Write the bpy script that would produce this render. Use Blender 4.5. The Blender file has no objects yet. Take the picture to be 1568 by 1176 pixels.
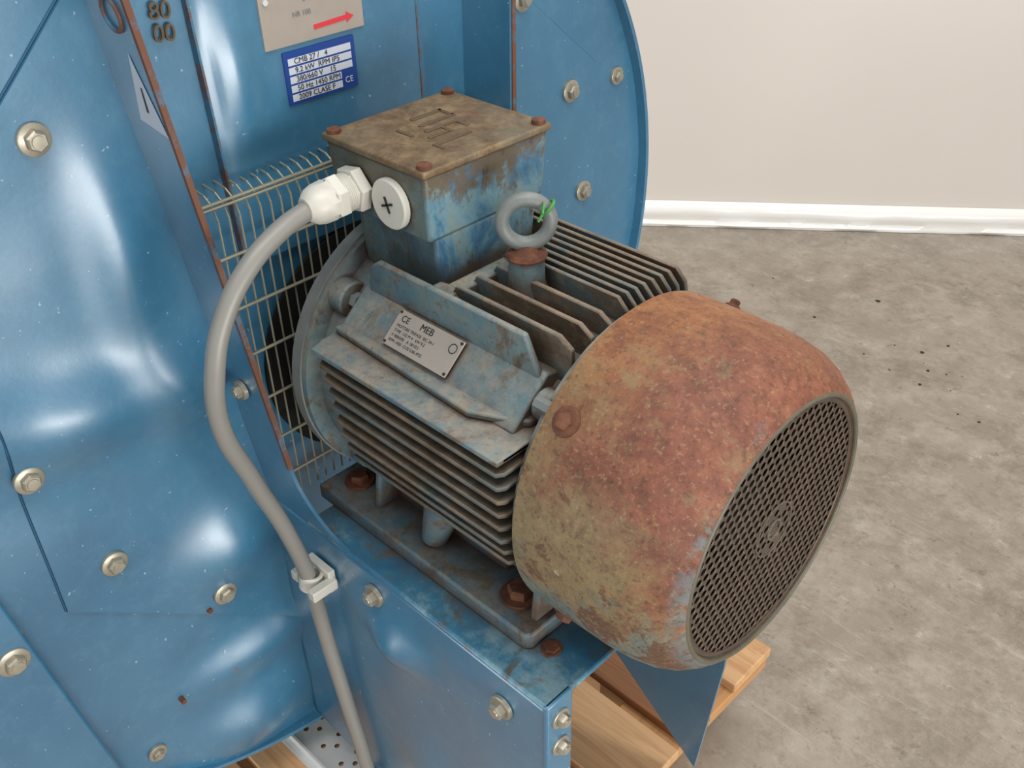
import bpy, bmesh, math, random
from mathutils import Vector, Matrix, noise
random.seed(4)
S=bpy.context.scene
S.view_settings.view_transform='Standard'
S.view_settings.look='None'
PI=math.pi
# ------------------------------------------------------------ materials
class NT:
    def __init__(s,name):
        m=bpy.data.materials.new(name); m.use_nodes=True
        s.m=m; s.t=m.node_tree; s.b=s.t.nodes['Principled BSDF']
        tc=s.t.nodes.new('ShaderNodeTexCoord'); s.co=tc.outputs['Object']
    def n(s,ty,**k):
        nd=s.t.nodes.new(ty)
        for a,v in k.items(): setattr(nd,a,v)
        return nd
    def link(s,a,b): s.t.links.new(a,b)
    def noise(s,scale,detail=6,rough=.6,vec=None,dist=0,stretch=None):
        nd=s.n('ShaderNodeTexNoise'); nd.inputs['Scale'].default_value=scale
        nd.inputs['Detail'].default_value=detail; nd.inputs['Roughness'].default_value=rough
        nd.inputs['Distortion'].default_value=dist
        v=vec or s.co
        if stretch:
            mp=s.n('ShaderNodeMapping'); mp.inputs['Scale'].default_value=stretch; s.link(v,mp.inputs['Vector']); v=mp.outputs[0]
        s.link(v,nd.inputs['Vector']); return nd.outputs['Fac']
    def ramp(s,f,stops,interp='LINEAR'):
        r=s.n('ShaderNodeValToRGB'); r.color_ramp.interpolation=interp
        e=r.color_ramp.elements
        while len(e)<len(stops): e.new(.5)
        for i,(p,c) in enumerate(stops):
            e[i].position=p
            if not isinstance(c,(tuple,list)): c=(c,c,c)
            e[i].color=(*c[:3],1)
        s.link(f,r.inputs[0]); return r.outputs[0]
    def mix(s,f,a,b):
        m=s.n('ShaderNodeMix',data_type='RGBA')
        for sock,v in ((m.inputs[0],f),(m.inputs[6],a),(m.inputs[7],b)):
            if isinstance(v,(int,float)): sock.default_value=v
            elif isinstance(v,tuple): sock.default_value=(*v[:3],1)
            else: s.link(v,sock)
        return m.outputs[2]
    def math(s,op,a,b=0,c=0,clamp=False):
        m=s.n('ShaderNodeMath',operation=op); m.use_clamp=clamp
        for i,v in enumerate((a,b,c)):
            if isinstance(v,(int,float)): m.inputs[i].default_value=v
            else: s.link(v,m.inputs[i])
        return m.outputs[0]
    def sep(s,v=None):
        x=s.n('ShaderNodeSeparateXYZ'); s.link(v or s.co,x.inputs[0]); return x.outputs
    def nz(s):
        g=s.n('ShaderNodeNewGeometry'); return s.sep(g.outputs['Normal'])
    def crevice(s,c,corner_col,dist=.02,lo=.35,hi=.85,amt=.85):
        """brown mixed into the colour in corners by ambient occlusion"""
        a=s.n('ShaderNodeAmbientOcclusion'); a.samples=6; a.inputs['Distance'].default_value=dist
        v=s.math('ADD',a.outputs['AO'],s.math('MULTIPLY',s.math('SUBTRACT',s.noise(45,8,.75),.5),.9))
        return s.mix(s.ramp(v,[(lo,amt),(hi,0.)]),c,corner_col)
    def fin(s,col,rough=.5,metal=0,bump=None,bs=.2,bd=.002,spec=None,coat=None):
        for k,v in (('Base Color',col),('Roughness',rough),('Metallic',metal)):
            i=s.b.inputs[k]
            if isinstance(v,(int,float)): i.default_value=v
            elif isinstance(v,tuple): i.default_value=(*v[:3],1)
            else: s.link(v,i)
        if spec is not None: s.b.inputs['Specular IOR Level'].default_value=spec
        if coat:
            s.b.inputs['Coat Weight'].default_value=coat[0]; s.b.inputs['Coat Roughness'].default_value=coat[1]; s.b.inputs['Coat IOR'].default_value=coat[2]
        if bump is not None:
            b=s.n('ShaderNodeBump'); b.inputs['Strength'].default_value=bs; b.inputs['Distance'].default_value=bd
            s.link(bump,b.inputs['Height']); s.link(b.outputs[0],s.b.inputs['Normal'])
        return s.m
def hexc(h):
    v=[int(h[i:i+2],16)/255 for i in (0,2,4)]
    return tuple(x/12.92 if x<=.04045 else ((x+.055)/1.055)**2.4 for x in v)
def simple(name,h,rough=.5,metal=0,var=.12,sc=60):
    t=NT(name); c=hexc(h)
    f=t.noise(sc); col=t.mix(f,tuple(x*(1-var) for x in c),tuple(min(1,x*(1+var)) for x in c))
    return t.fin(col,rough,metal,bump=f,bs=.08,bd=.001)

def m_blue():
    t=NT('blue_machine_paint')
    f=t.noise(3.5,5,.6); c=t.ramp(f,[(.3,hexc('2E6585')),(.7,hexc('3E7A99'))])
    g=t.noise(45,8,.75); c=t.mix(t.ramp(g,[(.5,0.),(.7,.35)]),c,hexc('5787A0'))
    g2=t.noise(9,9,.75,dist=.4); c=t.mix(t.ramp(g2,[(.52,0.),(.7,.3)]),c,hexc('275470'))
    sp=t.noise(160,3,.5); c=t.mix(t.ramp(sp,[(.71,0.),(.74,.6)]),c,hexc('A9C4CF'))
    ru=t.noise(70,4,.6,stretch=(1,1,.4)); c=t.mix(t.ramp(ru,[(.72,0.),(.76,.7)]),c,hexc('6B5340'))
    ro=t.ramp(t.noise(9,5,.7),[(.3,.32),(.7,.45)])
    b=t.noise(220,3,.5)
    return t.fin(c,ro,0.0,bump=t.math('ADD',b,t.math('MULTIPLY',t.noise(28,5,.6),1.5)),bs=.10,bd=.0012,spec=.7,coat=(.85,.27,1.62))
def m_dusty():
    t=NT('worn_blue_shelf_paint')
    c=t.ramp(t.noise(14,8,.7),[(.35,hexc('2F6484')),(.5,hexc('3E7590')),(.62,hexc('7A9CA8')),(.75,hexc('6F7468'))])
    c=t.mix(t.ramp(t.noise(30,8,.7,dist=.5),[(.54,0.),(.64,.85)]),c,hexc('62543F'))
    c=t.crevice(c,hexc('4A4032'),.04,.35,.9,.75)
    return t.fin(c,t.ramp(t.noise(12,5),[(.3,.22),(.7,.5)]),0,bump=t.noise(90),bs=.15,bd=.001)
def m_motor(name='weathered_motor_paint',rust=.5,dark=0,blue=0,dust=1.):
    t=NT(name)
    c=t.ramp(t.noise(11,7,.6,dist=.2),[(.3,hexc('3E5E6C')),(.5,hexc('54727A')),(.7,hexc('6F8486'))])
    if blue: c=t.mix(blue,c,hexc('2F6078'))
    c=t.mix(t.ramp(t.noise(38,10,.8),[(.46,0.),(.66,.7)]),c,hexc('7E7762'))
    r=t.ramp(t.noise(22,10,.76,dist=.6),[(rust,0.),(rust+.08,.9)])
    rc=t.ramp(t.noise(50,6,.7),[(.35,hexc('45382A')),(.6,hexc('6D553E')),(.75,hexc('8A6C4E'))])
    c=t.mix(r,c,rc)
    up=t.math('MULTIPLY',t.math('MAXIMUM',t.nz()[2],0.),t.ramp(t.noise(35,9,.78),[(.38,.0),(.6,.75*dust)]))
    c=t.mix(up,c,hexc('9A8F80'))
    c=t.mix(t.ramp(t.noise(130,6,.7),[(.58,0.),(.68,.6)]),c,hexc('4C4030'))
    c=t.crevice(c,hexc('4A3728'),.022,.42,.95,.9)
    if dark: c=t.mix(dark,c,hexc('2B241E'))  # feet only: shadow under the motor mixed into their colour
    return t.fin(c,t.ramp(t.noise(20,5),[(.3,.33),(.7,.68)]),0,bump=t.noise(120,8,.75),bs=.5,bd=.0013)
def m_fins():
    t=NT('rusty_cooling_fin_paint')
    c=t.ramp(t.noise(20,8,.7,dist=.5,stretch=(.5,1,1)),[(.3,hexc('34454A')),(.45,hexc('4A5B5C')),(.55,hexc('5A5042')),(.7,hexc('463427'))])
    c=t.mix(t.ramp(t.noise(60,8,.7),[(.5,0.),(.64,.75)]),c,hexc('76654F'))
    up=t.math('MULTIPLY',t.math('MAXIMUM',t.nz()[2],0.),t.ramp(t.noise(25,9,.75),[(.38,.1),(.6,.65)]))
    c=t.mix(up,c,hexc('95816C'))
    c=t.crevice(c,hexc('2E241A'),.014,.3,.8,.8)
    return t.fin(c,.6,0,bump=t.noise(150,8,.7),bs=.5,bd=.0015)
def m_cover():
    t=NT('rusted_fan_cowl_paint')
    x,y,z=t.sep()
    w=t.noise(13,11,.8,dist=.3)
    olive=t.ramp(t.noise(60,11,.85),[(.34,hexc('5C4B35')),(.46,hexc('7A6645')),(.58,hexc('8A7752')),(.68,hexc('84563A'))])
    teal=t.ramp(t.noise(28,9,.75),[(.35,hexc('536A6C')),(.6,hexc('727C70')),(.7,hexc('7C7458'))])
    k=t.math('ADD',t.math('MULTIPLY',z,4.5),t.math('MULTIPLY',w,1.4))
    base=t.mix(t.ramp(k,[(.36,0.),(.66,1.)]),teal,olive)
    rust=t.ramp(t.noise(40,11,.82),[(.34,hexc('6A3E25')),(.46,hexc('85502D')),(.56,hexc('9C6639')),(.68,hexc('866F4C'))])
    red=t.ramp(t.noise(46,11,.8),[(.34,hexc('5A3526')),(.48,hexc('774532')),(.60,hexc('8A543D')),(.7,hexc('8C6A4C'))])
    q=t.math('ADD',t.math('MULTIPLY',y,2.6),t.math('MULTIPLY',x,5.0))
    q=t.math('ADD',q,t.math('MULTIPLY',z,3.4))
    q=t.math('ADD',q,t.math('MULTIPLY',w,2.3))
    amt=t.ramp(q,[(.42,0.),(.88,1.)])
    rr=t.mix(t.ramp(t.math('ADD',t.math('MULTIPLY',x,5.0),t.math('ADD',t.math('MULTIPLY',y,-2.5),t.math('ADD',t.math('MULTIPLY',w,1.5),.1))),[(.30,0.),(.72,1.)]),rust,red)
    c=t.mix(amt,base,rr)
    pt=t.math('ADD',t.noise(24,10,.75,dist=.4),t.math('MULTIPLY',z,-.6))
    c=t.mix(t.ramp(pt,[(.54,0.),(.58,.85)]),c,hexc('5C3A27'))
    c=t.mix(t.math('MULTIPLY',t.ramp(t.noise(20,11,.82,dist=.2),[(.55,0.),(.61,.55)]),.9),c,hexc('7D6F4D'))
    # thin chips of grey-blue paint surviving right at the nose
    sx=t.math('MULTIPLY',t.ramp(t.math('ADD',t.math('MULTIPLY',x,40.),1.),[(.55,0.),(.9,1.)]),t.ramp(t.math('ADD',t.noise(26,9,.75),t.math('MULTIPLY',y,-.6)),[(.54,0.),(.60,.7)]))
    c=t.mix(sx,c,hexc('64777A'))
    ch=t.math('MULTIPLY',t.ramp(t.noise(48,8,.7,dist=.4),[(.66,0.),(.69,.9)]),t.ramp(t.noise(7,2),[(.53,0.),(.57,1.)]))
    c=t.mix(ch,c,hexc('CDBFB0'))
    c=t.mix(t.ramp(t.noise(260,4,.7),[(.56,0.),(.66,.45)]),c,hexc('A88A62'))
    c=t.mix(t.ramp(t.noise(200,4,.7),[(.54,0.),(.66,.55)]),c,hexc('402819'))
    return t.fin(c,t.ramp(w,[(.3,.4),(.7,.66)]),0,bump=t.noise(190,9,.8),bs=.6,bd=.0012)
def m_lid():
    t=NT('rusty_lid_paint')
    c=t.ramp(t.noise(35,11,.82,dist=.3),[(.34,hexc('4C3A27')),(.48,hexc('6C573B')),(.6,hexc('867152')),(.7,hexc('947F5D'))])
    c=t.mix(t.ramp(t.noise(12,7,.7),[(.52,0.),(.68,.4)]),c,hexc('666B60'))
    c=t.mix(t.ramp(t.noise(18,8,.75),[(.54,0.),(.62,.6)]),c,hexc('67432B'))
    return t.fin(c,.5,0,bump=t.noise(200,8,.75),bs=.5,bd=.001)
def m_box():
    t=NT('chipped_terminal_box_paint')
    c=t.ramp(t.noise(20,8,.68,dist=.4,stretch=(1,1,.8)),[(.36,hexc('2E5474')),(.46,hexc('47748E')),(.54,hexc('6A8E9A')),(.64,hexc('7F8E88'))])
    x,y,z=t.sep()
    a=t.math('ADD',t.math('MULTIPLY',t.noise(34,10,.8),1.),t.math('MULTIPLY',t.math('SUBTRACT',z,.19),4.5))
    c=t.mix(t.ramp(a,[(.49,0.),(.60,.9)]),c,hexc('66563E'))
    c=t.mix(t.ramp(t.noise(45,10,.8,stretch=(1,1,.45)),[(.53,0.),(.60,.8)]),c,hexc('523F2E'))
    b=t.math('SUBTRACT',t.noise(30,8,.75),t.math('MULTIPLY',t.math('SUBTRACT',z,.13),6.))
    c=t.mix(t.ramp(b,[(.5,0.),(.62,.7)]),c,hexc('625B47'))
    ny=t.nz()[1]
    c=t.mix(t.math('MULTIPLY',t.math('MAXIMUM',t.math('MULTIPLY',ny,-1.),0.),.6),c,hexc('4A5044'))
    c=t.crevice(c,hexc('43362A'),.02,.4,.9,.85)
    return t.fin(c,.42,0,bump=t.noise(140,8,.7),bs=.4,bd=.0012)
def m_rust():
    t=NT('raw_rust')
    c=t.ramp(t.noise(60,8,.75),[(.3,hexc('3E281E')),(.5,hexc('633A27')),(.7,hexc('835538'))])
    return t.fin(c,.75,0,bump=t.noise(200,8),bs=.6,bd=.001)
def m_edge(name='rust_streaked_blue_edge',lo=.45):
    t=NT(name)
    c=t.mix(t.ramp(t.noise(30,8,.8),[(lo,0.),(lo+.12,1.)]),hexc('3F6F88'),hexc('6A432F'))
    return t.fin(c,.6)
def m_concrete():
    t=NT('polished_concrete')
    c=t.ramp(t.noise(1.8,9,.75,dist=.1),[(.3,hexc('827769')),(.5,hexc('918678')),(.7,hexc('A19789'))])
    c2=t.noise(11,12,.82,dist=.1)
    c=t.mix(t.ramp(c2,[(.46,0.),(.62,.5)]),c,hexc('B3AB9E'))
    c=t.mix(t.ramp(t.noise(6,12,.85,dist=.2),[(.49,0.),(.60,.55)]),c,hexc('6C6255'))
    c=t.mix(t.ramp(t.noise(30,9,.8),[(.58,0.),(.64,.5)]),c,hexc('5C5246'))
    c=t.mix(t.ramp(t.noise(22,9,.8,dist=.3),[(.60,0.),(.66,.45)]),c,hexc('C6BFB4'))
    c=t.mix(t.ramp(t.noise(75,5,.6),[(.70,0.),(.73,.8)]),c,hexc('3E362E'))
    c=t.mix(t.ramp(t.noise(55,5,.6),[(.70,0.),(.74,.5)]),c,hexc('D8D3CA'))
    sc=t.noise(5,3,.5,stretch=(.6,9,1),dist=1.5)
    c=t.mix(t.ramp(sc,[(.490,0.),(.5,.15),(.510,0.)]),c,hexc('E0DCD4'))
    ro=t.ramp(t.noise(6,8,.7),[(.3,.2),(.7,.46)])
    return t.fin(c,ro,0,bump=c2,bs=.1,bd=.002)
def m_wall():
    t=NT('painted_wall_panel')
    c=t.ramp(t.noise(.8,3),[(.3,hexc('D0C7BE')),(.7,hexc('D7CFC6'))])
    return t.fin(c,.4,0,bump=t.noise(2.,2),bs=.1,bd=.02)
def m_wood(name,a,b,ax):
    t=NT(name)
    st={0:(1.2,22,22),1:(22,1.2,22)}[ax]
    c=t.ramp(t.noise(2.2,6,.6,dist=.8,stretch=st),[(.3,hexc(a)),(.5,hexc(b)),(.7,hexc(a))])
    c=t.mix(t.ramp(t.noise(25,6,.7),[(.62,0.),(.75,.5)]),c,hexc('6E5338'))
    return t.fin(c,.65,0,bump=t.noise(6,6,.7,stretch=st),bs=.2,bd=.001)
M=dict(blue=m_blue(),shelf=m_dusty(),motor=m_motor('weathered_motor_paint',.54),foot=m_motor('weathered_shaded_foot_paint',.50,.12,.5,.55),fins=m_fins(),cover=m_cover(),lid=m_lid(),
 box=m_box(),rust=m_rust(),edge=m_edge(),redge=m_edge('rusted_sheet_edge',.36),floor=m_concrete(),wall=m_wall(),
 seam=simple('dark_blue_seam','244F6C',.5,0,.3,40),emboss=simple('worn_embossing','5A4A34',.6,0,.4,60),
 wood=m_wood('pallet_pine_x','B8865A','D0A678',0),wood2=m_wood('pallet_pine_y','A87748','C08E5A',1),wood3=m_wood('old_brown_plank','6E4526','8A5A34',0),
 zinc=simple('zinc_plated_steel','A29C8C',.36,.45,.35,120),galv=simple('galvanised_steel','D0D2D0',.35,.2,.1),
 wire=simple('zinc_wire','9C9883',.4,.4,.25),white=simple('white_plastic','C8C5BA',.4,0,.06),cable=simple('grey_pvc_cable','85837D',.4,0,.05),
 grey=simple('grey_cast_iron','777C79',.5,.15,.35,60),dark=simple('dark_interior','0C0B09',.9,0,.3),
 plate=simple('aluminium_nameplate','A39A8F',.4,.2,.1),lblue=simple('blue_label','1B4088',.35,0,.03),lwhite=simple('white_print','C4CAD4',.5,0,.02),
 grille=simple('grimy_grille_steel','52453A',.42,.25,.5,40),rim=simple('chipped_rim_paint','5A5646',.5,0,.5,50),
 black=simple('black_print','22211F',.6,0,.1),red=simple('red_print','C8323A',.5,0,.05),green=simple('green_string','3E8E3A',.6,0,.1),
 trim=simple('white_gloss_trim','EDEBE6',.2,0,.02,8))
# ------------------------------------------------------------ mesh helpers
def empty(name):
    e=bpy.data.objects.new(name,None); S.collection.objects.link(e); e.empty_display_size=.05; return e
def obj(name,bm,mat,parent=None,ang=35,bev=0,seg=2):
    bmesh.ops.recalc_face_normals(bm,faces=bm.faces)
    me=bpy.data.meshes.new(name); bm.to_mesh(me); bm.free()
    me.materials.append(mat)
    for p in me.polygons: p.use_smooth=True
    me.set_sharp_from_angle(angle=math.radians(ang))
    o=bpy.data.objects.new(name,me); S.collection.objects.link(o)
    if parent: o.parent=parent
    if bev:
        b=o.modifiers.new('bevel','BEVEL'); b.width=bev; b.segments=seg; b.limit_method='ANGLE'; b.angle_limit=math.radians(40)
        b.harden_normals=False
    return o
def box(bm,lo,hi):
    vs=[bm.verts.new((x,y,z)) for x in (lo[0],hi[0]) for y in (lo[1],hi[1]) for z in (lo[2],hi[2])]
    for f in ((0,1,3,2),(4,6,7,5),(0,4,5,1),(2,3,7,6),(0,2,6,4),(1,5,7,3)): bm.faces.new([vs[i] for i in f])
def prism(bm,pts,ax,a,b,shift=None):
    def mk(p,v):
        if ax==0: q=(v,p[0],p[1])
        elif ax==1: q=(p[0],v,p[1])
        else: q=(p[0],p[1],v)
        if shift: q=shift(q)
        return bm.verts.new(q)
    A=[mk(p,a) for p in pts]; B=[mk(p,b) for p in pts]; n=len(pts)
    bm.faces.new(A); bm.faces.new(B[::-1])
    for i in range(n): bm.faces.new((A[i],A[(i+1)%n],B[(i+1)%n],B[i]))
def frame(d):
    d=Vector(d).normalized(); u=Vector((0,0,1)) if abs(d.z)<.9 else Vector((1,0,0))
    a=d.cross(u).normalized(); b=d.cross(a).normalized(); return d,a,b
def rev(bm,prof,org,d,seg=48,rot=0,closed=False):
    d,a,b=frame(d); org=Vector(org); rings=[]
    for (h,r) in prof:
        if r<1e-6: rings.append([bm.verts.new(org+d*h)]*seg)
        else: rings.append([bm.verts.new(org+d*h+(a*math.cos(rot+2*PI*i/seg)+b*math.sin(rot+2*PI*i/seg))*r) for i in range(seg)])
    pairs=list(zip(rings,rings[1:]))
    if closed: pairs.append((rings[-1],rings[0]))
    for R0,R1 in pairs:
        for i in range(seg):
            j=(i+1)%seg; q=[R0[i],R0[j],R1[j],R1[i]]; u=[]
            for v in q:
                if v not in u: u.append(v)
            if len(u)>2: bm.faces.new(u)
def cyl(bm,p0,p1,r,seg=24,r2=None,rot=0):
    p0=Vector(p0); p1=Vector(p1); L=(p1-p0).length
    rev(bm,[(0,0),(0,r),(L,r if r2 is None else r2),(L,0)],p0,p1-p0,seg,rot)
def torus(bm,c,d,R,r,seg=40,s2=14):
    rev(bm,[(r*math.sin(2*PI*k/s2),R+r*math.cos(2*PI*k/s2)) for k in range(s2)],c,d,seg,closed=True)
def bolt(bm,p,d,r=.010,h=.007,washer=True,rot=.3):
    w=r*1.5 if washer else r
    d=Vector(d).normalized(); p=Vector(p)
    if washer: rev(bm,[(-.002,0),(-.002,w),(.0014,w),(.002,w*.93),(.002,0)],p,d,24)
    rev(bm,[(.002,0),(.002,r),(h*.8,r),(h,r*.82),(h,0)],p,d,6,rot)
    rev(bm,[(h-.0005,0),(h-.0005,r*.62),(h+.0012,r*.58),(h+.0014,0)],p,d,18)
def curve(name,pts,r,mat,parent=None,cyc=False,res=12):
    cu=bpy.data.curves.new(name,'CURVE'); cu.dimensions='3D'; cu.bevel_depth=r; cu.bevel_resolution=5; cu.use_fill_caps=True
    sp=cu.splines.new('BEZIER'); sp.bezier_points.add(len(pts)-1)
    for b,p in zip(sp.bezier_points,pts): b.co=p; b.handle_left_type='AUTO'; b.handle_right_type='AUTO'
    sp.use_cyclic_u=cyc; sp.resolution_u=res
    o=bpy.data.objects.new(name,cu); S.collection.objects.link(o); cu.materials.append(mat)
    if parent: o.parent=parent
    return o
def polytube(bm,pts,r,seg=6):
    for a,b in zip(pts,pts[1:]): cyl(bm,a,b,r,seg)
def text(name,body,loc,size,mat,parent,X,Y,ext=.0003,align='LEFT'):
    cu=bpy.data.curves.new(name,'FONT'); cu.body=body; cu.size=size; cu.extrude=ext; cu.align_x=align
    cu.materials.append(mat)
    o=bpy.data.objects.new(name,cu); S.collection.objects.link(o)
    X=Vector(X).normalized(); Y=Vector(Y).normalized(); Z=X.cross(Y)
    m=Matrix((X,Y,Z)).transposed().to_4x4(); m.translation=Vector(loc); o.matrix_world=m
    if parent: o.parent=parent
    return o
FZ=-.745; PZ=-.600
# ------------------------------------------------------------ room
bm=bmesh.new(); box(bm,(-5,-4,FZ-.05),(5,6,FZ)); obj('floor',bm,M['floor'])
wd=Vector((.83,.659,0)).normalized(); wn=Vector((wd.y,-wd.x,0)); w0=Vector((-1.335,1.564,0))
def wallbox(bm,s0,s1,z0,z1,n0,n1):
    vs=[]
    for s in (s0,s1):
        for n_ in (n0,n1):
            for z in (z0,z1): 
                p=w0+wd*s+wn*n_; vs.append(bm.verts.new((p.x,p.y,z)))
    for f in ((0,1,3,2),(4,6,7,5),(0,4,5,1),(2,3,7,6),(0,2,6,4),(1,5,7,3)): bm.faces.new([vs[i] for i in f])
bm=bmesh.new(); wallbox(bm,-4.2,4.2,FZ,2.6,-.12,0); obj('wall_back',bm,M['wall'])
bm=bmesh.new()
prof=[(0.001,FZ),(.016,FZ+.001),(.020,FZ+.01),(.012,FZ+.02),(.019,FZ+.035),(.021,FZ+.052),(.012,FZ+.068),(.001,FZ+.074)]
rows=[]
for i in range(420):
    s=-4.2+8.4*i/419
    rows.append([bm.verts.new((lambda p:(p.x,p.y,z))(w0+wd*s+wn*(n_+(.004*noise.noise(Vector((s*9,z*40,0))) if n_>.005 else 0)))) for n_,z in prof])
for a,b in zip(rows,rows[1:]):
    for k in range(len(prof)-1): bm.faces.new((a[k],a[k+1],b[k+1],b[k]))
obj('baseboard_back',bm,M['trim'],ang=60)
bm=bmesh.new()
def flake(x,y,s):
    n=random.randint(5,7); a0=random.random()*6
    P=[(x+s*(.5+.6*random.random())*math.cos(a0+2*PI*i/n),y+s*(.5+.6*random.random())*math.sin(a0+2*PI*i/n)) for i in range(n)]
    prism(bm,P,2,FZ,FZ+s*.25)
for k in range(14): flake(-.36+random.gauss(0,.10),1.40+random.gauss(0,.06),random.choice((.002,.003,.005)))
for k in range(9): flake(random.uniform(-1.1,.5),random.uniform(.7,1.8),random.choice((.002,.003,.004)))
flake(-.62,1.62,.008)
obj('floor_debris',bm,M['black'])
# ------------------------------------------------------------ casing
case=empty('centrifugal_blower')
def out_r(a):
    a=(a+180)%360-180
    ca=math.cos(math.radians(a)); sa=-math.sin(math.radians(a))
    if -75<=a<=15: return .463
    if 15<a<=179.9: return .463+.001*(a-15)
    c=[.8/sa if sa>1e-6 else 9]
    if ca<0: c.append(-.628/ca)
    if ca>0: c.append(.12/ca)
    return min(c)
DENT=[ # y,z,sy,sz,A
 (-.302,.022,.044,.029,.019),(-.212,.012,.026,.036,.017),(-.236,.14,.018,.06,.011),(-.204,-.200,.034,.032,.019),
 (-.190,-.362,.060,.020,.014),(-.225,-.465,.045,.032,.019),(-.40,.05,.04,.03,.015),(-.33,.33,.05,.06,.006),(-.25,.40,.04,.04,.006)]
def dent(y,z):
    h=0
    for (a,b,s,t,A) in DENT: h+=A*math.exp(-((y-a)/s)**2/2-((z-b)/t)**2/2)
    if y<.1: h+=.0035*noise.noise(Vector((y*7,z*6,3.)))
    h+=.0014*noise.noise(Vector((y*15,z*13,8.)))
    return h
def polar(bm,Rf,x0,skirt,r0=.02,na=540,nr=64):
    rings=[]
    for k in range(nr+1):
        ring=[]
        for i in range(na):
            a=360*i/na; R=Rf(a); r=r0+(R-r0)*k/nr
            y=r*math.cos(math.radians(a)); z=-r*math.sin(math.radians(a))
            ring.append(bm.verts.new((x0+dent(y,z),y,z)))
        rings.append(ring)
    rings.append([bm.verts.new((v.co.x-skirt,v.co.y,v.co.z)) for v in rings[-1]])
    for A,B in zip(rings,rings[1:]):
        for i in range(na): bm.faces.new((A[i],A[(i+1)%na],B[(i+1)%na],B[i]))
    bm.faces.new(rings[0])
bm=bmesh.new(); polar(bm,out_r,-.5,.02,nr=90); obj('side_plate',bm,M['blue'],case,ang=50)
OCT=[(.365,.166),(.365,-.166),(.15,-.346),(-.15,-.346),(-.372,-.166),(-.372,.215),(-.15,.43),(.045,.43)]
def oct_r(a):
    c=math.cos(math.radians(a)); s=-math.sin(math.radians(a)); best=9
    for (p,q) in zip(OCT,OCT[1:]+OCT[:1]):
        ex,ey=q[0]-p[0],q[1]-p[1]; den=c*ey-s*ex
        if abs(den)<1e-9: continue
        t=(p[0]*ey-p[1]*ex)/den
        if t>0: best=min(best,t)
    return best
bm=bmesh.new(); polar(bm,oct_r,-.4955,.006,na=720,nr=80); obj('reinforcing_plate',bm,M['blue'],case,ang=50)
bm=bmesh.new()
for p,q in zip(OCT,OCT[1:]+OCT[:1]):
    pts=[]
    for i in range(17):
        y=p[0]+(q[0]-p[0])*i/16; z=p[1]+(q[1]-p[1])*i/16; pts.append((-.4995+dent(y,z),y*1.002,z*1.002))
    polytube(bm,pts,.0011,6)
obj('plate_seam_line',bm,M['seam'],case)  # thin dark line drawn along the plate edge
NA=240
def ringpts(x,off=0): return [(x,(out_r(360*i/NA)+off)*math.cos(2*PI*i/NA),-(out_r(360*i/NA)+off)*math.sin(2*PI*i/NA)) for i in range(NA)]
bm=bmesh.new()
A=[bm.verts.new(p) for p in ringpts(-.506,-.012)]; B=[bm.verts.new(p) for p in ringpts(-.86,-.012)]
for i in range(NA): bm.faces.new((A[i],A[(i+1)%NA],B[(i+1)%NA],B[i]))
bm.faces.new(B); obj('scroll_wrapper',bm,M['blue'],case)
bm=bmesh.new()
R=[[bm.verts.new(p) for p in ringpts(x,o)] for x,o in ((-.502,-.004),(-.488,-.003),(-.487,.001),(-.506,.002),(-.507,-.004))]
for a,b in zip(R,R[1:]+R[:1]):
    for i in range(NA): bm.faces.new((a[i],a[(i+1)%NA],b[(i+1)%NA],b[i]))
obj('rim_lip',bm,M['blue'],case)
bm=bmesh.new()
for (y,z) in [(-.277,.263),(-.364,-.007),(-.32,-.14),(-.227,-.247),(.317,.146),(.343,.015),(.24,.262)]:
    bolt(bm,(-.4935+dent(y,z),y,z),(1,0,0),.0085,.008,rot=random.random())
for (y,z) in [(.405,.141),(-.394,-.375),(-.341,-.414),(-.423,-.16)]:
    bolt(bm,(-.498+dent(y,z),y,z),(1,0,0),.007,.006,rot=random.random())
obj('casing_bolts',bm,M['zinc'],case)
bm=bmesh.new()
for (y,z) in [(-.246,-.262),(-.30,-.36)]: cyl(bm,(-.50,y,z),(-.492+dent(y,z),y,z),.003,10)
obj('rusty_rivets',bm,M['rust'],case)
bm=bmesh.new()
prism(bm,[(-.425,-.08),(-.378,-.42),(-.378,PZ+.02),(-.60,PZ+.02),(-.60,-.08)],0,-.492,-.474)
prism(bm,[(-.385,PZ),(-.385,PZ+.02),(-.60,PZ+.02),(-.60,PZ)],0,-.60,-.43)
obj('casing_leg',bm,M['blue'],case,bev=.003)
bm=bmesh.new(); bolt(bm,(-.474,-.432,-.165),(1,0,0),.0095,.009); bolt(bm,(-.474,-.50,-.30),(1,0,0),.0095,.009); obj('leg_bolts',bm,M['zinc'],case)
bm=bmesh.new()
def yl(z): return -.128-(z-.10)*.035
G=[]; nzz=110; ny=60
for j in range(nzz+1):
    z=.10+.65*j/nzz; row=[]
    for i in range(ny+1):
        y=yl(z)+(.092-yl(z))*i/ny
        e=min(1,i/3,(ny-i)/3)
        h=e*(.010*math.exp(-((y+.106)/.014)**2/2-((z-.272)/.045)**2/2)+.0014*noise.noise(Vector((y*14,z*7,5))))
        row.append(bm.verts.new((-.488+h,y,z)))
    G.append(row)
for j in range(nzz):
    for i in range(ny): bm.faces.new((G[j][i],G[j][i+1],G[j+1][i+1],G[j+1][i]))
for col in (0,ny):
    e=[bm.verts.new((-.4975,G[j][col].co.y,G[j][col].co.z)) for j in range(nzz+1)]
    for j in range(nzz): bm.faces.new((G[j][col],G[j+1][col],e[j+1],e[j]))
e=[bm.verts.new((-.4975,G[0][i].co.y,.10)) for i in range(ny+1)]
for i in range(ny): bm.faces.new((G[0][i],G[0][i+1],e[i+1],e[i]))
obj('central_web',bm,M['blue'],case)
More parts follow.
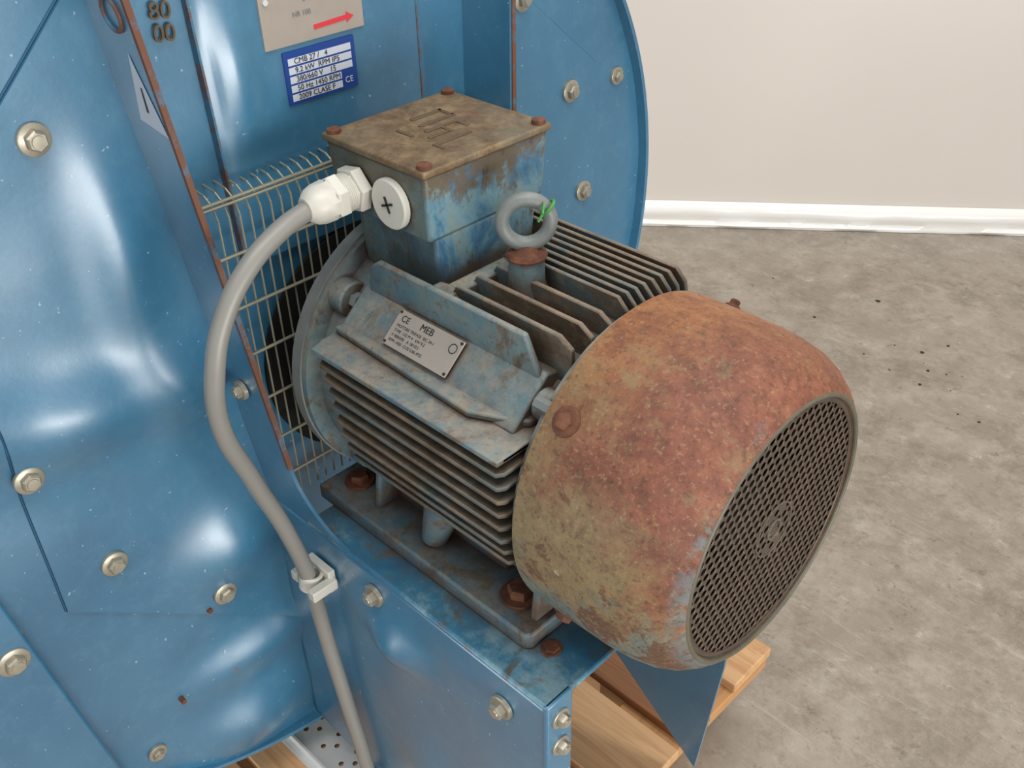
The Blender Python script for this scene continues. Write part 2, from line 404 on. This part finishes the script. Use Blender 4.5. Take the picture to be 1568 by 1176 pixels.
bm=bmesh.new()
prism(bm,[(-.1295,.10),(-.1275,.10),(-.1355,.335),(-.1502,.75),(-.152,.75),(-.1375,.335)],0,-.497,-.4872)
prism(bm,[(.0915,.10),(.0932,.10),(.0932,.75),(.0915,.75)],0,-.497,-.4872)
obj('web_rust_seams',bm,M['edge'],case)
lab=-.4855
bm=bmesh.new(); box(bm,(-.490,-.076,.281),(lab,.029,.40)); obj('metal_data_plate',bm,M['plate'],case,bev=.0005)
bm=bmesh.new()
for (y,z) in ((-.070,.33),(-.070,.37),(-.070,.32),(.022,.33)): cyl(bm,(lab,y,z),(lab+.002,y,z),.0025,10)
obj('data_plate_rivets',bm,M['galv'],case)
bm=bmesh.new(); prism(bm,[(-.025,.289),(.010,.2905),(.010,.288),(.018,.2925),(.010,.297),(.010,.2945),(-.025,.293)],0,lab,lab+.0005); obj('rotation_arrow',bm,M['red'],case)
bm=bmesh.new(); box(bm,(-.490,-.060,.231),(lab,.0155,.276)); obj('motor_data_label',bm,M['lblue'],case)
bm=bmesh.new()
for i in range(5):
    z=.2675-i*.0077
    box(bm,(lab,-.056,z-.003),(lab+.0003,.011 if i<3 else -.002,z+.003))
obj('label_fields',bm,M['lwhite'],case)
for i,tx in enumerate(['CMB 27 /   4','9.2 kW  RPM IP5','380/660 V    15','50 Hz 1450 RPM','2009 CLASE F']):
    text('label_text_%d'%i,tx,(lab+.0006,-.050,.2655-i*.0077),.0068,M['black'],case,(0,1,0),(0,0,1),.0001)
text('ce_mark','CE',(lab+.0006,.001,.2365),.0075,M['lwhite'],case,(0,1,0),(0,0,1),.0001)
for i,tx in enumerate(['S 1:200','6 44718','NR 100']):
    text('plate_text_%d'%i,tx,(lab+.0004,-.045+.012*(i%2),.325-i*.011),.006,M['grey'],case,(0,1,0),(0,0,1),.0001)
for i,tx in enumerate(['80','00']):
    text('stamped_size_%d'%i,tx,(-.4925,-.168,.325-i*.017),.019,M['emboss'],case,(0,1,-.1),(0,.1,1),.001)
# ------------------------------------------------------------ pedestal with cheeks (bolted to the casing)
ped=case
def cheek_y(z,s):
    if s<0: return -.148+(0 if z<-.165 else -.125*(z+.165))
    return .152+(0 if z<-.165 else .02*(z+.165))
def arc(cx,cz,r,a0,a1,n): return [(cx+r*math.cos(math.radians(a0+(a1-a0)*i/n)),cz+r*math.sin(math.radians(a0+(a1-a0)*i/n))) for i in range(n+1)]
def cheek(bm,s,poly):
    prism(bm,poly,1,0,.0035,shift=lambda q:(q[0],cheek_y(q[2],s)+(q[1] if s<0 else -q[1]),q[2]))
up=[(-.497,.75),(-.43,.75),(-.43,-.09)]+arc(-.36,-.09,.07,180,269,10)+[(-.36,-.165),(-.497,-.165)]
dn_far=[(-.497,-.165),(-.10,-.165),(-.105,-.38),(-.125,-.585),(-.30,-.44),(-.497,-.40)]
for s,nm in ((-1,'near'),(1,'far')):
    bm=bmesh.new(); cheek(bm,s,up); obj('upper_cheek_'+nm,bm,M['blue'],ped,ang=20)
    bm=bmesh.new()
    if s<0:
        nx,nz=70,70; G=[]
        def hb(x,z):
            h=.015*math.exp(-((x+.300)/.024)**2/2-((z+.245)/.018)**2/2)+.010*math.exp(-((x+.27)/.03)**2/2-((z+.45)/.05)**2/2)
            return h+.003*noise.noise(Vector((x*9,z*7,1)))
        for i in range(nx+1):
            x=-.497+.397*i/nx; zl=-.60 if x>-.385 else -.525
            G.append([bm.verts.new((x,-.148-hb(x,-.166+(zl+.166)*j/nz)*min(1,j/6,(nx-i)/6,i/6),-.166+(zl+.166)*j/nz)) for j in range(nz+1)])
        for i in range(nx):
            for j in range(nz): bm.faces.new((G[i][j],G[i+1][j],G[i+1][j+1],G[i][j+1]))
        o=obj('side_sheet_near',bm,M['blue'],ped,ang=60)
        so=o.modifiers.new('thick','SOLIDIFY'); so.thickness=.003
    else:
        cheek(bm,s,dn_far); obj('side_sheet_far',bm,M['blue'],ped,ang=20)
bm=bmesh.new()
for s in (-1,1):
    zs=[.75,.5,.36,.2,.05,-.05,-.09]
    for a,b in zip(zs,zs[1:]):
        y0,y1=cheek_y(a,s),cheek_y(b,s)
        prism(bm,[(y0-.0012,a),(y0+.0036,a),(y1+.0036,b),(y1-.0012,b)],0,-.4325,-.4285)
obj('cheek_rust_edge',bm,M['redge'],ped)
bm=bmesh.new()
box(bm,(-.43,-.1495,-.166),(-.098,.1535,-.160)); obj('motor_shelf',bm,M['shelf'],ped,bev=.003,seg=3)
bm=bmesh.new()
box(bm,(-.104,-.1495,-.60),(-.098,-.118,-.160)); box(bm,(-.104,.118,-.34),(-.098,.1535,-.160))
obj('front_flanges',bm,M['blue'],ped,bev=.002)
bm=bmesh.new()
for (x,z) in ((-.326,-.192),(-.152,-.204)): bolt(bm,(x,-.151,z),(0,-1,0),.0082,.009)
for z in (-.185,-.222): bolt(bm,(-.098,-.134,z),(1,0,0),.0068,.008)
bolt(bm,(-.465,-.172,-.004),(0,-1,0),.0065,.007)
obj('pedestal_bolts',bm,M['zinc'],ped)
bm=bmesh.new(); cyl(bm,(-.139,-.100,-.161),(-.139,-.100,-.156),.0075,6); cyl(bm,(-.139,-.100,-.161),(-.139,-.100,-.1585),.0095,18); obj('shelf_bolt',bm,M['rust'],ped)
def ck(x,z,off=.0006): return (x,cheek_y(z,-1)-off,z)
bm=bmesh.new(); v=[bm.verts.new(ck(x,z)) for x,z in ((-.452,.318),(-.434,.256),(-.472,.262))]; bm.faces.new(v); obj('warning_sticker',bm,M['lwhite'],ped)
bm=bmesh.new(); v=[bm.verts.new(ck(x,z,.001)) for x,z in ((-.4515,.292),(-.4495,.292),(-.452,.272),(-.455,.272))]; bm.faces.new(v); obj('warning_symbol',bm,M['black'],ped)
bm=bmesh.new(); torus(bm,ck(-.455,.345,.001),(0,1,.12),.012,.0018,24,8); obj('lug_ring',bm,M['edge'],ped)
# ------------------------------------------------------------ wire guard
bm=bmesh.new()
gx=-.462
y=-.172
while y<.15:
    yy=lambda z:max(y,cheek_y(z,-1)+.006)
    pts=[(gx,yy(-.15),-.15),(gx,yy(0),0),(gx,yy(.165),.165),(gx-.006,yy(.17),.177),(gx-.016,yy(.17),.183),(gx-.034,yy(.17),.185)]
    polytube(bm,pts,.001,6); y+=.0105
for z in (.182,.178,.131,.080,.030,-.022,-.072,-.12): polytube(bm,[(gx+.002,cheek_y(z,-1)+.003,z),(gx+.002,.15,z)],.0015,6)
obj('shaft_wire_guard',bm,M['wire'],case)
bm=bmesh.new(); rev(bm,[(0,0),(0,.13),(.004,.13),(.004,0)],(-.492,.0,-.03),(1,0,0),48); obj('shaft_opening_disc',bm,M['dark'],case)  # solid near-black disc; the opening's shade is only its colour
# ------------------------------------------------------------ motor
mot=empty('electric_motor')
bm=bmesh.new()
rev(bm,[(-.425,0),(-.425,.112),(-.423,.139),(-.405,.139),(-.402,.125),(-.385,.122),(-.380,.116),(-.15,.116),(-.15,.133),(-.128,.133),(-.128,0)],(0,0,0),(1,0,0),64)
cyl(bm,(-.488,0,0),(-.42,0,0),.03,24)
obj('frame_core',bm,M['motor'],mot,ang=30)
bm=bmesh.new(); rev(bm,[(-.4265,0),(-.4265,.135),(-.4245,.1405),(-.412,.1405),(-.411,.13)],(0,0,0),(1,0,0),64); obj('drive_end_flange',bm,M['grey'],mot,ang=30)
def body_poly(bm,pts,a,b): prism(bm,pts,0,a,b)
for sgn,nm in ((-1,'near'),(1,'far')):
    bm=bmesh.new()
    for i in range(9):
        z=.068-.0138*i; tip=.146-.0006*i if i<7 else .143-.004*(i-6)
        if sgn>0: tip-=.008
        inn=math.sqrt(max(.0,.112**2-z*z))-.002; xl=-.380+.0025*i
        for_ = [(xl,sgn*inn),(xl,sgn*(tip-.014)),(xl+.010,sgn*tip),(-.154,sgn*tip),(-.150,sgn*(tip-.006)),(-.150,sgn*inn)]
        prism(bm,for_,2,z-.0020,z+.0020)
    obj('side_fins_'+nm,bm,M['fins'],mot,bev=.0009,seg=1)
bm=bmesh.new()
for y in [-.075,-.05,-.03,-.01,.01,.03,.05,.075]: prism(bm,[(-.36,-.08),(-.36,-.122),(-.15,-.122),(-.15,-.08)],1,y-.002,y+.002)
obj('bottom_fins',bm,M['fins'],mot)
bm=bmesh.new()
prism(bm,[(-.380,-.085),(-.380,-.120),(-.374,-.147),(-.200,-.147),(-.150,-.147),(-.150,-.10),(-.165,-.085)],2,.0655,.0705)
obj('ledge_fin',bm,M['motor'],mot,bev=.001)
bm=bmesh.new()
body_poly(bm,[(-.116,.0705),(-.113,.074),(-.0765,.106),(-.05,.10),(-.09,.05),(-.108,.06)],-.378,-.165)
prism(bm,[(-.378,-.1175),(-.205,-.1245),(-.170,-.108),(-.160,-.100),(-.160,-.08),(-.378,-.08)],2,.0705,.0775)
obj('nameplate_pad',bm,M['motor'],mot,bev=.002)
bm=bmesh.new()
prism(bm,[(-.372,.095),(-.366,.126),(-.355,.134),(-.185,.134),(-.168,.100),(-.168,.08),(-.37,.08)],1,-.0815,-.0755)
prism(bm,[(-.30,.10),(-.30,.128),(-.285,.130),(-.26,.12),(-.25,.10)],1,-.0755,-.060)
obj('frame_ridge',bm,M['motor'],mot,bev=.002)
nrm=Vector((0,-.659,.752)).normalized(); upv=Vector((0,.752,.659)).normalized(); ux=Vector((1,0,0))
cen=Vector((-.284,-.0960,.0905))+nrm*.0012
def padpt(a,b,h=0): return cen+ux*a+upv*b+nrm*h
bm=bmesh.new()
def pbox(bm,a0,a1,b0,b1,h0,h1,rot=0):
    vs=[bm.verts.new(padpt(a,b,h)) for a in (a0,a1) for b in (b0,b1) for h in (h0,h1)]
    for f in ((0,1,3,2),(4,6,7,5),(0,4,5,1),(2,3,7,6),(0,2,6,4),(1,5,7,3)): bm.faces.new([vs[i] for i in f])
pbox(bm,-.039,.039,-.0165,.0165,0,.0012); obj('motor_nameplate',bm,M['plate'],mot,bev=.0006)
text('nameplate_title','MEB',padpt(-.010,.0075,.0014),.0085,M['black'],mot,ux,upv,.0002)
text('nameplate_ce','CE',padpt(-.033,.007,.0014),.008,M['black'],mot,ux,upv,.0001)
for i,tx in enumerate(['MOTORE TRIFASE  IEC 34-1','TYPE  132 M 4   kW 9.2','V 400/690   A 18/10.5','RPM 1450  COS 0.86 IP55']):
    text('nameplate_line_%d'%i,tx,padpt(-.034,.0015-.0045*i,.0014),.0038,M['black'],mot,ux,upv,.00005)
bm=bmesh.new(); torus(bm,padpt(.031,.007,.0014),nrm,.004,.0004,20,6)
for a,b in ((-.0365,.014),(-.0365,-.014),(.0365,.014),(.0365,-.014)): cyl(bm,padpt(a,b,.001),padpt(a,b,.0022),.0012,10)
obj('nameplate_logo_and_pins',bm,M['black'],mot)
bm=bmesh.new()
for y in [-.063,-.040,-.017]:
    prism(bm,[(-.292,.09),(-.286,.118),(-.276,.134),(-.165,.134),(-.152,.126),(-.150,.09)],1,y-.0025,y+.0025)
for k in range(8):
    y=.006+.0108*k; zt=.137-.0006*k; xl=-.294 if y<.066 else -.37
    prism(bm,[(xl,.05),(xl,zt-.01),(xl+.01,zt),(-.166,zt),(-.156,zt-.010),(-.150,.09),(-.150,.05)],1,y-.0020,y+.0020)
obj('top_fins',bm,M['fins'],mot,bev=.0009,seg=1)
bm=bmesh.new(); prism(bm,[(-.292,-.075),(-.292,.066),(-.275,.066),(-.275,-.075)],2,.09,.128); obj('fin_end_wall',bm,M['motor'],mot,bev=.002)
bm=bmesh.new()
for a in (45,135,225,315):
    for x,rr,rl in ((-.405,.122,.017),(-.152,.118,.014)):
        cy,cz=rr*math.cos(math.radians(a)),rr*math.sin(math.radians(a))
        cyl(bm,(x-.012,cy,cz),(x+.018,cy,cz),rl,20)
obj('end_shield_lugs',bm,M['motor'],mot,bev=.002)
bm=bmesh.new()
cyl(bm,(-.158,-.096,.094),(-.139,-.096,.094),.0055,6); cyl(bm,(-.388,-.086,.086),(-.380,-.086,.086),.008,6); obj('shield_bolts',bm,M['grey'],mot)
for s,nm in ((-1,'near'),(1,'far')):
    bm=bmesh.new()
    ys=sorted((s*.118,s*.055))
    prism(bm,[(-.448,ys[0]),(-.155,ys[0]),(-.150,ys[0]+.006),(-.150,ys[1]),(-.448,ys[1])],2,-.160,-.142)
    for x1 in (-.372,-.158):
        prism(bm,[(s*.100,-.144),(s*.066,-.144),(s*.045,-.100),(s*.085,-.075),(s*.092,-.09)],0,x1-.008,x1)
    prism(bm,[(s*.072,-.144),(s*.055,-.144),(s*.045,-.09),(s*.074,-.08)],0,-.39,-.22)
    cyl(bm,(-.30,s*.092,-.144),(-.295,s*.078,-.100),.012,16,.02)
    obj('foot_'+nm,bm,M['foot'],mot,bev=.0025)
    bm=bmesh.new()
    for x,k in ((-.420,.85),(-.190,1)):
        rev(bm,[(0,0),(0,.018*k),(.003,.018*k),(.003,0)],(x,s*.086,-.142),(0,0,1),24)
        rev(bm,[(.003,0),(.003,.012*k),(.010*k,.012*k),(.012*k,.010*k),(.012*k,0)],(x,s*.086,-.142),(0,0,1),6)
    obj('foot_bolts_'+nm,bm,M['rust'],mot)
bm=bmesh.new()
prof=[(-.1405,.137),(-.142,.1395),(-.1415,.142),(-.139,.1425),(-.10,.1430),(-.065,.1425),(-.045,.1405),(-.030,.137),(-.018,.1315),(-.009,.1245),(-.003,.1185),(.0003,.1145),(0,.112),(-.003,.1095)]
prof+= [(-.006,.113),(-.02,.126),(-.045,.135),(-.137,.138)]
rev(bm,prof,(0,0,0),(1,0,0),96,closed=True)
obj('fan_cowl',bm,M['cover'],mot,ang=60)
bm=bmesh.new(); torus(bm,(-.0007,0,0),(1,0,0),.1125,.0022,96,10); obj('cowl_rim_bead',bm,M['rim'],mot)
bm=bmesh.new(); P=.0082; nrow=int(.112/P)+1
for j in range(-nrow,nrow+1):
    for i in range(-nrow-1,nrow+2):
        cy=(i+(.5 if j%2 else 0))*P; cz=j*P
        if math.hypot(cy,cz)>.1085: continue
        h=P/2; sq=[(h,0),(h,h),(0,h),(-h,h),(-h,0),(-h,-h),(0,-h),(h,-h)]
        hub=math.hypot(cy,cz)<.006 or .0165<math.hypot(cy,cz)<.021
        o_=[bm.verts.new((-.0035,cy+a,cz+b)) for a,b in sq]
        if hub: bm.faces.new(o_); continue
        rh=P*.39; i_=[bm.verts.new((-.0035,cy+rh*math.cos(PI/4*k)*1.10,cz+rh*math.sin(PI/4*k))) for k in range(8)]
        for k in range(8): bm.faces.new((o_[k],o_[(k+1)%8],i_[(k+1)%8],i_[k]))
bmesh.ops.remove_doubles(bm,verts=bm.verts,dist=1e-5)
rev(bm,[(-.0030,.1055),(-.0030,.1125)],(0,0,0),(1,0,0),96)
o=obj('perforated_grille',bm,M['grille'],mot); so=o.modifiers.new('thick','SOLIDIFY'); so.thickness=.0010
bm=bmesh.new(); torus(bm,(-.0028,0,0),(1,0,0),.0085,.0012,30,8); torus(bm,(-.0028,0,0),(1,0,0),.0235,.0008,40,6); obj('grille_stamping',bm,M['rim'],mot)
bm=bmesh.new(); rev(bm,[(-.03,0),(-.03,.03),(-.045,.035),(-.07,.05),(-.09,.12),(-.092,0)],(0,0,0),(1,0,0),40)
for k in range(8):
    a=2*PI*k/8; c,s_=math.cos(a),math.sin(a)
    vs=[bm.verts.new((x,r*c-t*s_,r*s_+t*c)) for t in (-.001,.001) for (x,r) in ((-.09,.035),(-.035,.035),(-.035,.1),(-.09,.118))]
    for f in ((0,1,2,3),(7,6,5,4),(0,4,5,1),(1,5,6,2),(2,6,7,3),(3,7,4,0)): bm.faces.new([vs[i] for i in f])
obj('cooling_impeller',bm,M['dark'],mot)
bm=bmesh.new()
for (y,z) in ((-.103,.098),(.095,.107),(-.1,-.1),(.1,-.1)):
    n_=Vector((0,y,z)).normalized(); big=y<0; k=1 if big else .62
    p=n_*.1425+Vector((-.122 if big else -.118,0,0))
    rev(bm,[(-.003,0),(-.003,.0115*k),(.0015,.0115*k),(.003,.009*k),(.003,0)],p,n_,24)
    rev(bm,[(.003,0),(.003,.0078*k),(.0065,.0074*k),(.0078,.005*k),(.0078,0)],p,n_,6)
obj('cowl_screws',bm,M['rust'],mot)
def frus(bm,x0,x1,y0,y1,z0,z1,inset):
    a=[(x0+inset,y0+inset,z0),(x1-inset,y0+inset,z0),(x1-inset,y1-inset,z0),(x0+inset,y1-inset,z0)]
    b=[(x0,y0,z1),(x1,y0,z1),(x1,y1,z1),(x0,y1,z1)]
    A=[bm.verts.new(p) for p in a]; B=[bm.verts.new(p) for p in b]
    bm.faces.new(A); bm.faces.new(B)
    for i in range(4): bm.faces.new((A[i],A[(i+1)%4],B[(i+1)%4],B[i]))
bm=bmesh.new(); frus(bm,-.423,-.299,-.0705,.0685,.163,.2205,.003)
frus(bm,-.405,-.303,-.060,.058,.105,.164,.003)
obj('terminal_box_body',bm,M['box'],mot,bev=.003,seg=3)
bm=bmesh.new(); box(bm,(-.4255,-.073,.2200),(-.2965,.071,.2262)); obj('terminal_box_lid',bm,M['lid'],mot,bev=.002,seg=3)
bm=bmesh.new()
for (x,y) in ((-.4175,-.065),(-.3045,-.065),(-.4175,.063),(-.3045,.063)):
    rev(bm,[(0,0),(0,.0062),(.0035,.006),(.0045,.004),(.0045,0)],(x,y,.226),(0,0,1),14)
obj('lid_screws',bm,M['rust'],mot)
bm=bmesh.new()
z0,z1=.2258,.2272
for (x0,x1,y0,y1) in ((-.392,-.387,-.005,.030),(-.392,-.372,.026,.030),(-.375,-.371,-.010,.030),(-.362,-.358,-.015,.022),(-.358,-.345,.0,.004),(-.358,-.345,.018,.022),(-.350,-.346,-.022,.0),(-.335,-.331,-.03,.012),(-.331,-.322,-.03,-.026),(-.38,-.36,-.03,-.026)):
    box(bm,(x0,y0,z0),(x1,y1,z1))
obj('lid_embossing',bm,M['emboss'],mot,bev=.0006,seg=1)
bm=bmesh.new(); p=Vector((-.341,-.070,.188)); rev(bm,[(0,0),(0,.0215),(.004,.0215),(.0055,.020),(.0058,0)],p,(0,-1,0),36); obj('blanking_plug',bm,M['white'],mot)
bm=bmesh.new(); yy=-.0768
for a in (math.radians(20),math.radians(110)):
    dx,dz=math.cos(a)*.007,math.sin(a)*.007; nx_,nz_=-math.sin(a)*.0009,math.cos(a)*.0009
    prism(bm,[(-.341-dx-nx_,.188-dz-nz_),(-.341+dx-nx_,.188+dz-nz_),(-.341+dx+nx_,.188+dz+nz_),(-.341-dx+nx_,.188-dz+nz_)],1,yy,yy+.002)
obj('plug_slot',bm,M['black'],mot)
bm=bmesh.new(); g=Vector((-.385,-.070,.189)); gd=Vector((-.02,-1,-.05))
rev(bm,[(0,0),(0,.0205),(.009,.0205),(.010,.019),(.010,.016),(.013,.016),(.013,0)],g,gd,6,.2)
for k in range(5): torus(bm,g+gd*(.0125+.0018*k),gd,.0155,.0010,24,6)
rev(bm,[(.010,.0),(.010,.0155),(.022,.0155)],g,gd,28)
rev(bm,[(.021,0),(.021,.0195),(.030,.0195),(.0315,.018)],g,gd,6,.5)
rev(bm,[(.030,0),(.030,.0175),(.041,.0170),(.048,.0150),(.052,.0115),(.054,.0098),(.054,0)],g,gd,10,.2)
obj('cable_gland',bm,M['white'],mot,bev=.0006)
eye=(-.249,-.011)
bm=bmesh.new(); rev(bm,[(.10,0),(.10,.020),(.120,.018),(.128,.0155),(.149,.0145),(.150,0)],(*eye,0),(0,0,1),28); obj('eye_bolt_boss',bm,M['motor'],mot)
bm=bmesh.new(); rev(bm,[(.149,0),(.149,.0165),(.151,.0172),(.154,.016),(.156,.010),(.160,.0075),(.163,0)],(*eye,0),(0,0,1),24); obj('eye_bolt_collar',bm,M['rust'],mot)
bm=bmesh.new(); torus(bm,(eye[0],eye[1],.180),(.72,-.69,0.),.0192,.0060,48,16); obj('eye_bolt_ring',bm,M['grey'],mot)
bm=bmesh.new(); torus(bm,(eye[0]+.0125,eye[1]+.0115,.192),(.5,.5,-.7),.0070,.0013,16,6); polytube(bm,[(eye[0]+.014,eye[1]+.006,.198),(eye[0]+.018,eye[1],.192),(eye[0]+.016,eye[1]-.003,.186)],.0011,5)
obj('string_tie',bm,M['green'],mot)
# ------------------------------------------------------------ cable
cp=[(-.386,-.118,.1865),(-.384,-.150,.179),(-.381,-.187,.160),(-.380,-.217,.126),(-.380,-.233,.086),(-.386,-.236,.034),(-.396,-.214,-.045),(-.405,-.187,-.132),(-.411,-.169,-.216),(-.409,-.164,-.30),(-.392,-.163,-.40),(-.372,-.163,-.50),(-.365,-.165,-.588)]
cab=empty('power_cable'); curve('cable_sheath',cp,.0083,M['cable'],cab)
bm=bmesh.new()
c=Vector((-.411,-.167,-.218))
rev(bm,[(-.009,.0086),(-.009,.0125),(.009,.0125),(.009,.0086)],c,(.03,.15,1),24,closed=True)
box(bm,(-.430,-.158,-.232),(-.392,-.1495,-.204)); box(bm,(-.396,-.182,-.224),(-.386,-.152,-.212)); box(bm,(-.434,-.176,-.226),(-.424,-.152,-.214))
c2=Vector((-.368,-.163,-.535)); rev(bm,[(-.008,.0086),(-.008,.0125),(.008,.0125),(.008,.0086)],c2,(0,0,1),24,closed=True); box(bm,(-.385,-.158,-.546),(-.350,-.1495,-.524))
obj('cable_clips',bm,M['white'],cab,bev=.001)
# ------------------------------------------------------------ pallet
pal=empty('wooden_pallet')
bm=bmesh.new(); bm3=bmesh.new()
bw=.105; 
for k,y in enumerate((-.62,-.49,-.345,-.225,-.07,.06,.185,.30)):
    x1=-.155-.01*random.random(); w=bw if k!=6 else .055
    if k==7: w=.09
    box(bm3 if k==6 else bm,(-.98,y,PZ-.018),(x1,y+w,PZ-.001))
obj('deck_boards',bm,M['wood'],pal,bev=.002); obj('brown_deck_board',bm3,M['wood3'],pal,bev=.002)
bm=bmesh.new()
for x in (-.98,-.62,-.265): box(bm,(x,-.62,PZ-.037),(x+.10,.385,PZ-.018))
obj('cross_boards',bm,M['wood2'],pal,bev=.002)
bm=bmesh.new()
for x in (-.98,-.62,-.32):
    for y in (-.62,-.16,.20): box(bm,(x,y,FZ+.018),(x+.10,y+.095,PZ-.037))
for y in (-.62,-.16,.20): box(bm,(-.98,y,FZ),(-.21,y+.095,FZ+.018))
obj('blocks_and_skids',bm,M['wood'],pal,bev=.002)
bm=bmesh.new()
P=.0125; x=-.66; X1=-.40
nx=int((X1-x)/P)
y0=-.170; rows_=5
for i in range(nx):
    for j in range(rows_):
        cx=x+(i+.5)*P; cy=y0+(j+.5)*P; h=P/2
        sq=[(h,0),(h,h),(0,h),(-h,h),(-h,0),(-h,-h),(0,-h),(h,-h)]
        o_=[bm.verts.new((cx+a,cy+b,PZ+.0075)) for a,b in sq]
        if (i%3==1 and j in (1,3)) or (i%3==2 and j==2):
            i_=[bm.verts.new((cx+.0035*math.cos(PI/4*k),cy+.0035*math.sin(PI/4*k),PZ+.0075)) for k in range(8)]
            for k in range(8): bm.faces.new((o_[k],o_[(k+1)%8],i_[(k+1)%8],i_[k]))
        else: bm.faces.new(o_)
bmesh.ops.remove_doubles(bm,verts=bm.verts,dist=1e-5)
box(bm,(x,y0-.003,PZ),(x+nx*P,y0,PZ+.014)); box(bm,(x,y0-.012,PZ+.0),(x+nx*P,y0-.003,PZ+.002)); box(bm,(x,y0+rows_*P,PZ),(x+nx*P,y0+rows_*P+.003,PZ+.014))
obj('perforated_steel_strip',bm,M['galv'])
# ------------------------------------------------------------ light
def area(name,loc,target,sx,sy,e,col=(1,1,1)):
    l=bpy.data.lights.new(name,'AREA'); l.shape='RECTANGLE'; l.size=sx; l.size_y=sy; l.energy=e; l.color=col
    o=bpy.data.objects.new(name,l); S.collection.objects.link(o); o.location=loc
    o.rotation_euler=(Vector(target)-Vector(loc)).to_track_quat('-Z','Y').to_euler(); return o
area('ceiling_light_a',(.6,-.6,2.6),(0,0,-.5),2.2,.5,44,(1,.97,.93))
area('ceiling_light_b',(-.4,1.2,2.8),(-.3,.8,-.5),2.2,.5,39,(1,.97,.93))
area('dent_highlight_light',(2.3,-.5,-.30),(-.5,-.3,-.1),1.6,.7,50,(1,.99,.97))  # added unseen lamp, set low to raise highlights on the dents
area('side_fill_light',(-1.5,-2.2,-.35),(-.3,-.2,-.3),1.3,.6,24,(.97,.99,1))  # added unseen fill from the left, for highlights on the side sheet
w=bpy.data.worlds.new('hall_light'); S.world=w; w.use_nodes=True
bg=w.node_tree.nodes['Background']; bg.inputs[0].default_value=(.98,.985,1,1); bg.inputs[1].default_value=.66
# ------------------------------------------------------------ camera
r=Vector((.7142,.6997,-.0207)).normalized()
f=Vector((-.5815,.5765,-.5741)); f=(f-r*f.dot(r)).normalized(); u=r.cross(f)
cam=bpy.data.cameras.new('camera'); co=bpy.data.objects.new('camera',cam); S.collection.objects.link(co)
m=Matrix((r,u,-f)).transposed().to_4x4(); m.translation=Vector((.254,-.53,.53)); co.matrix_world=m
cam.sensor_width=36; cam.lens=36*1534/1568; cam.clip_start=.02
S.camera=co
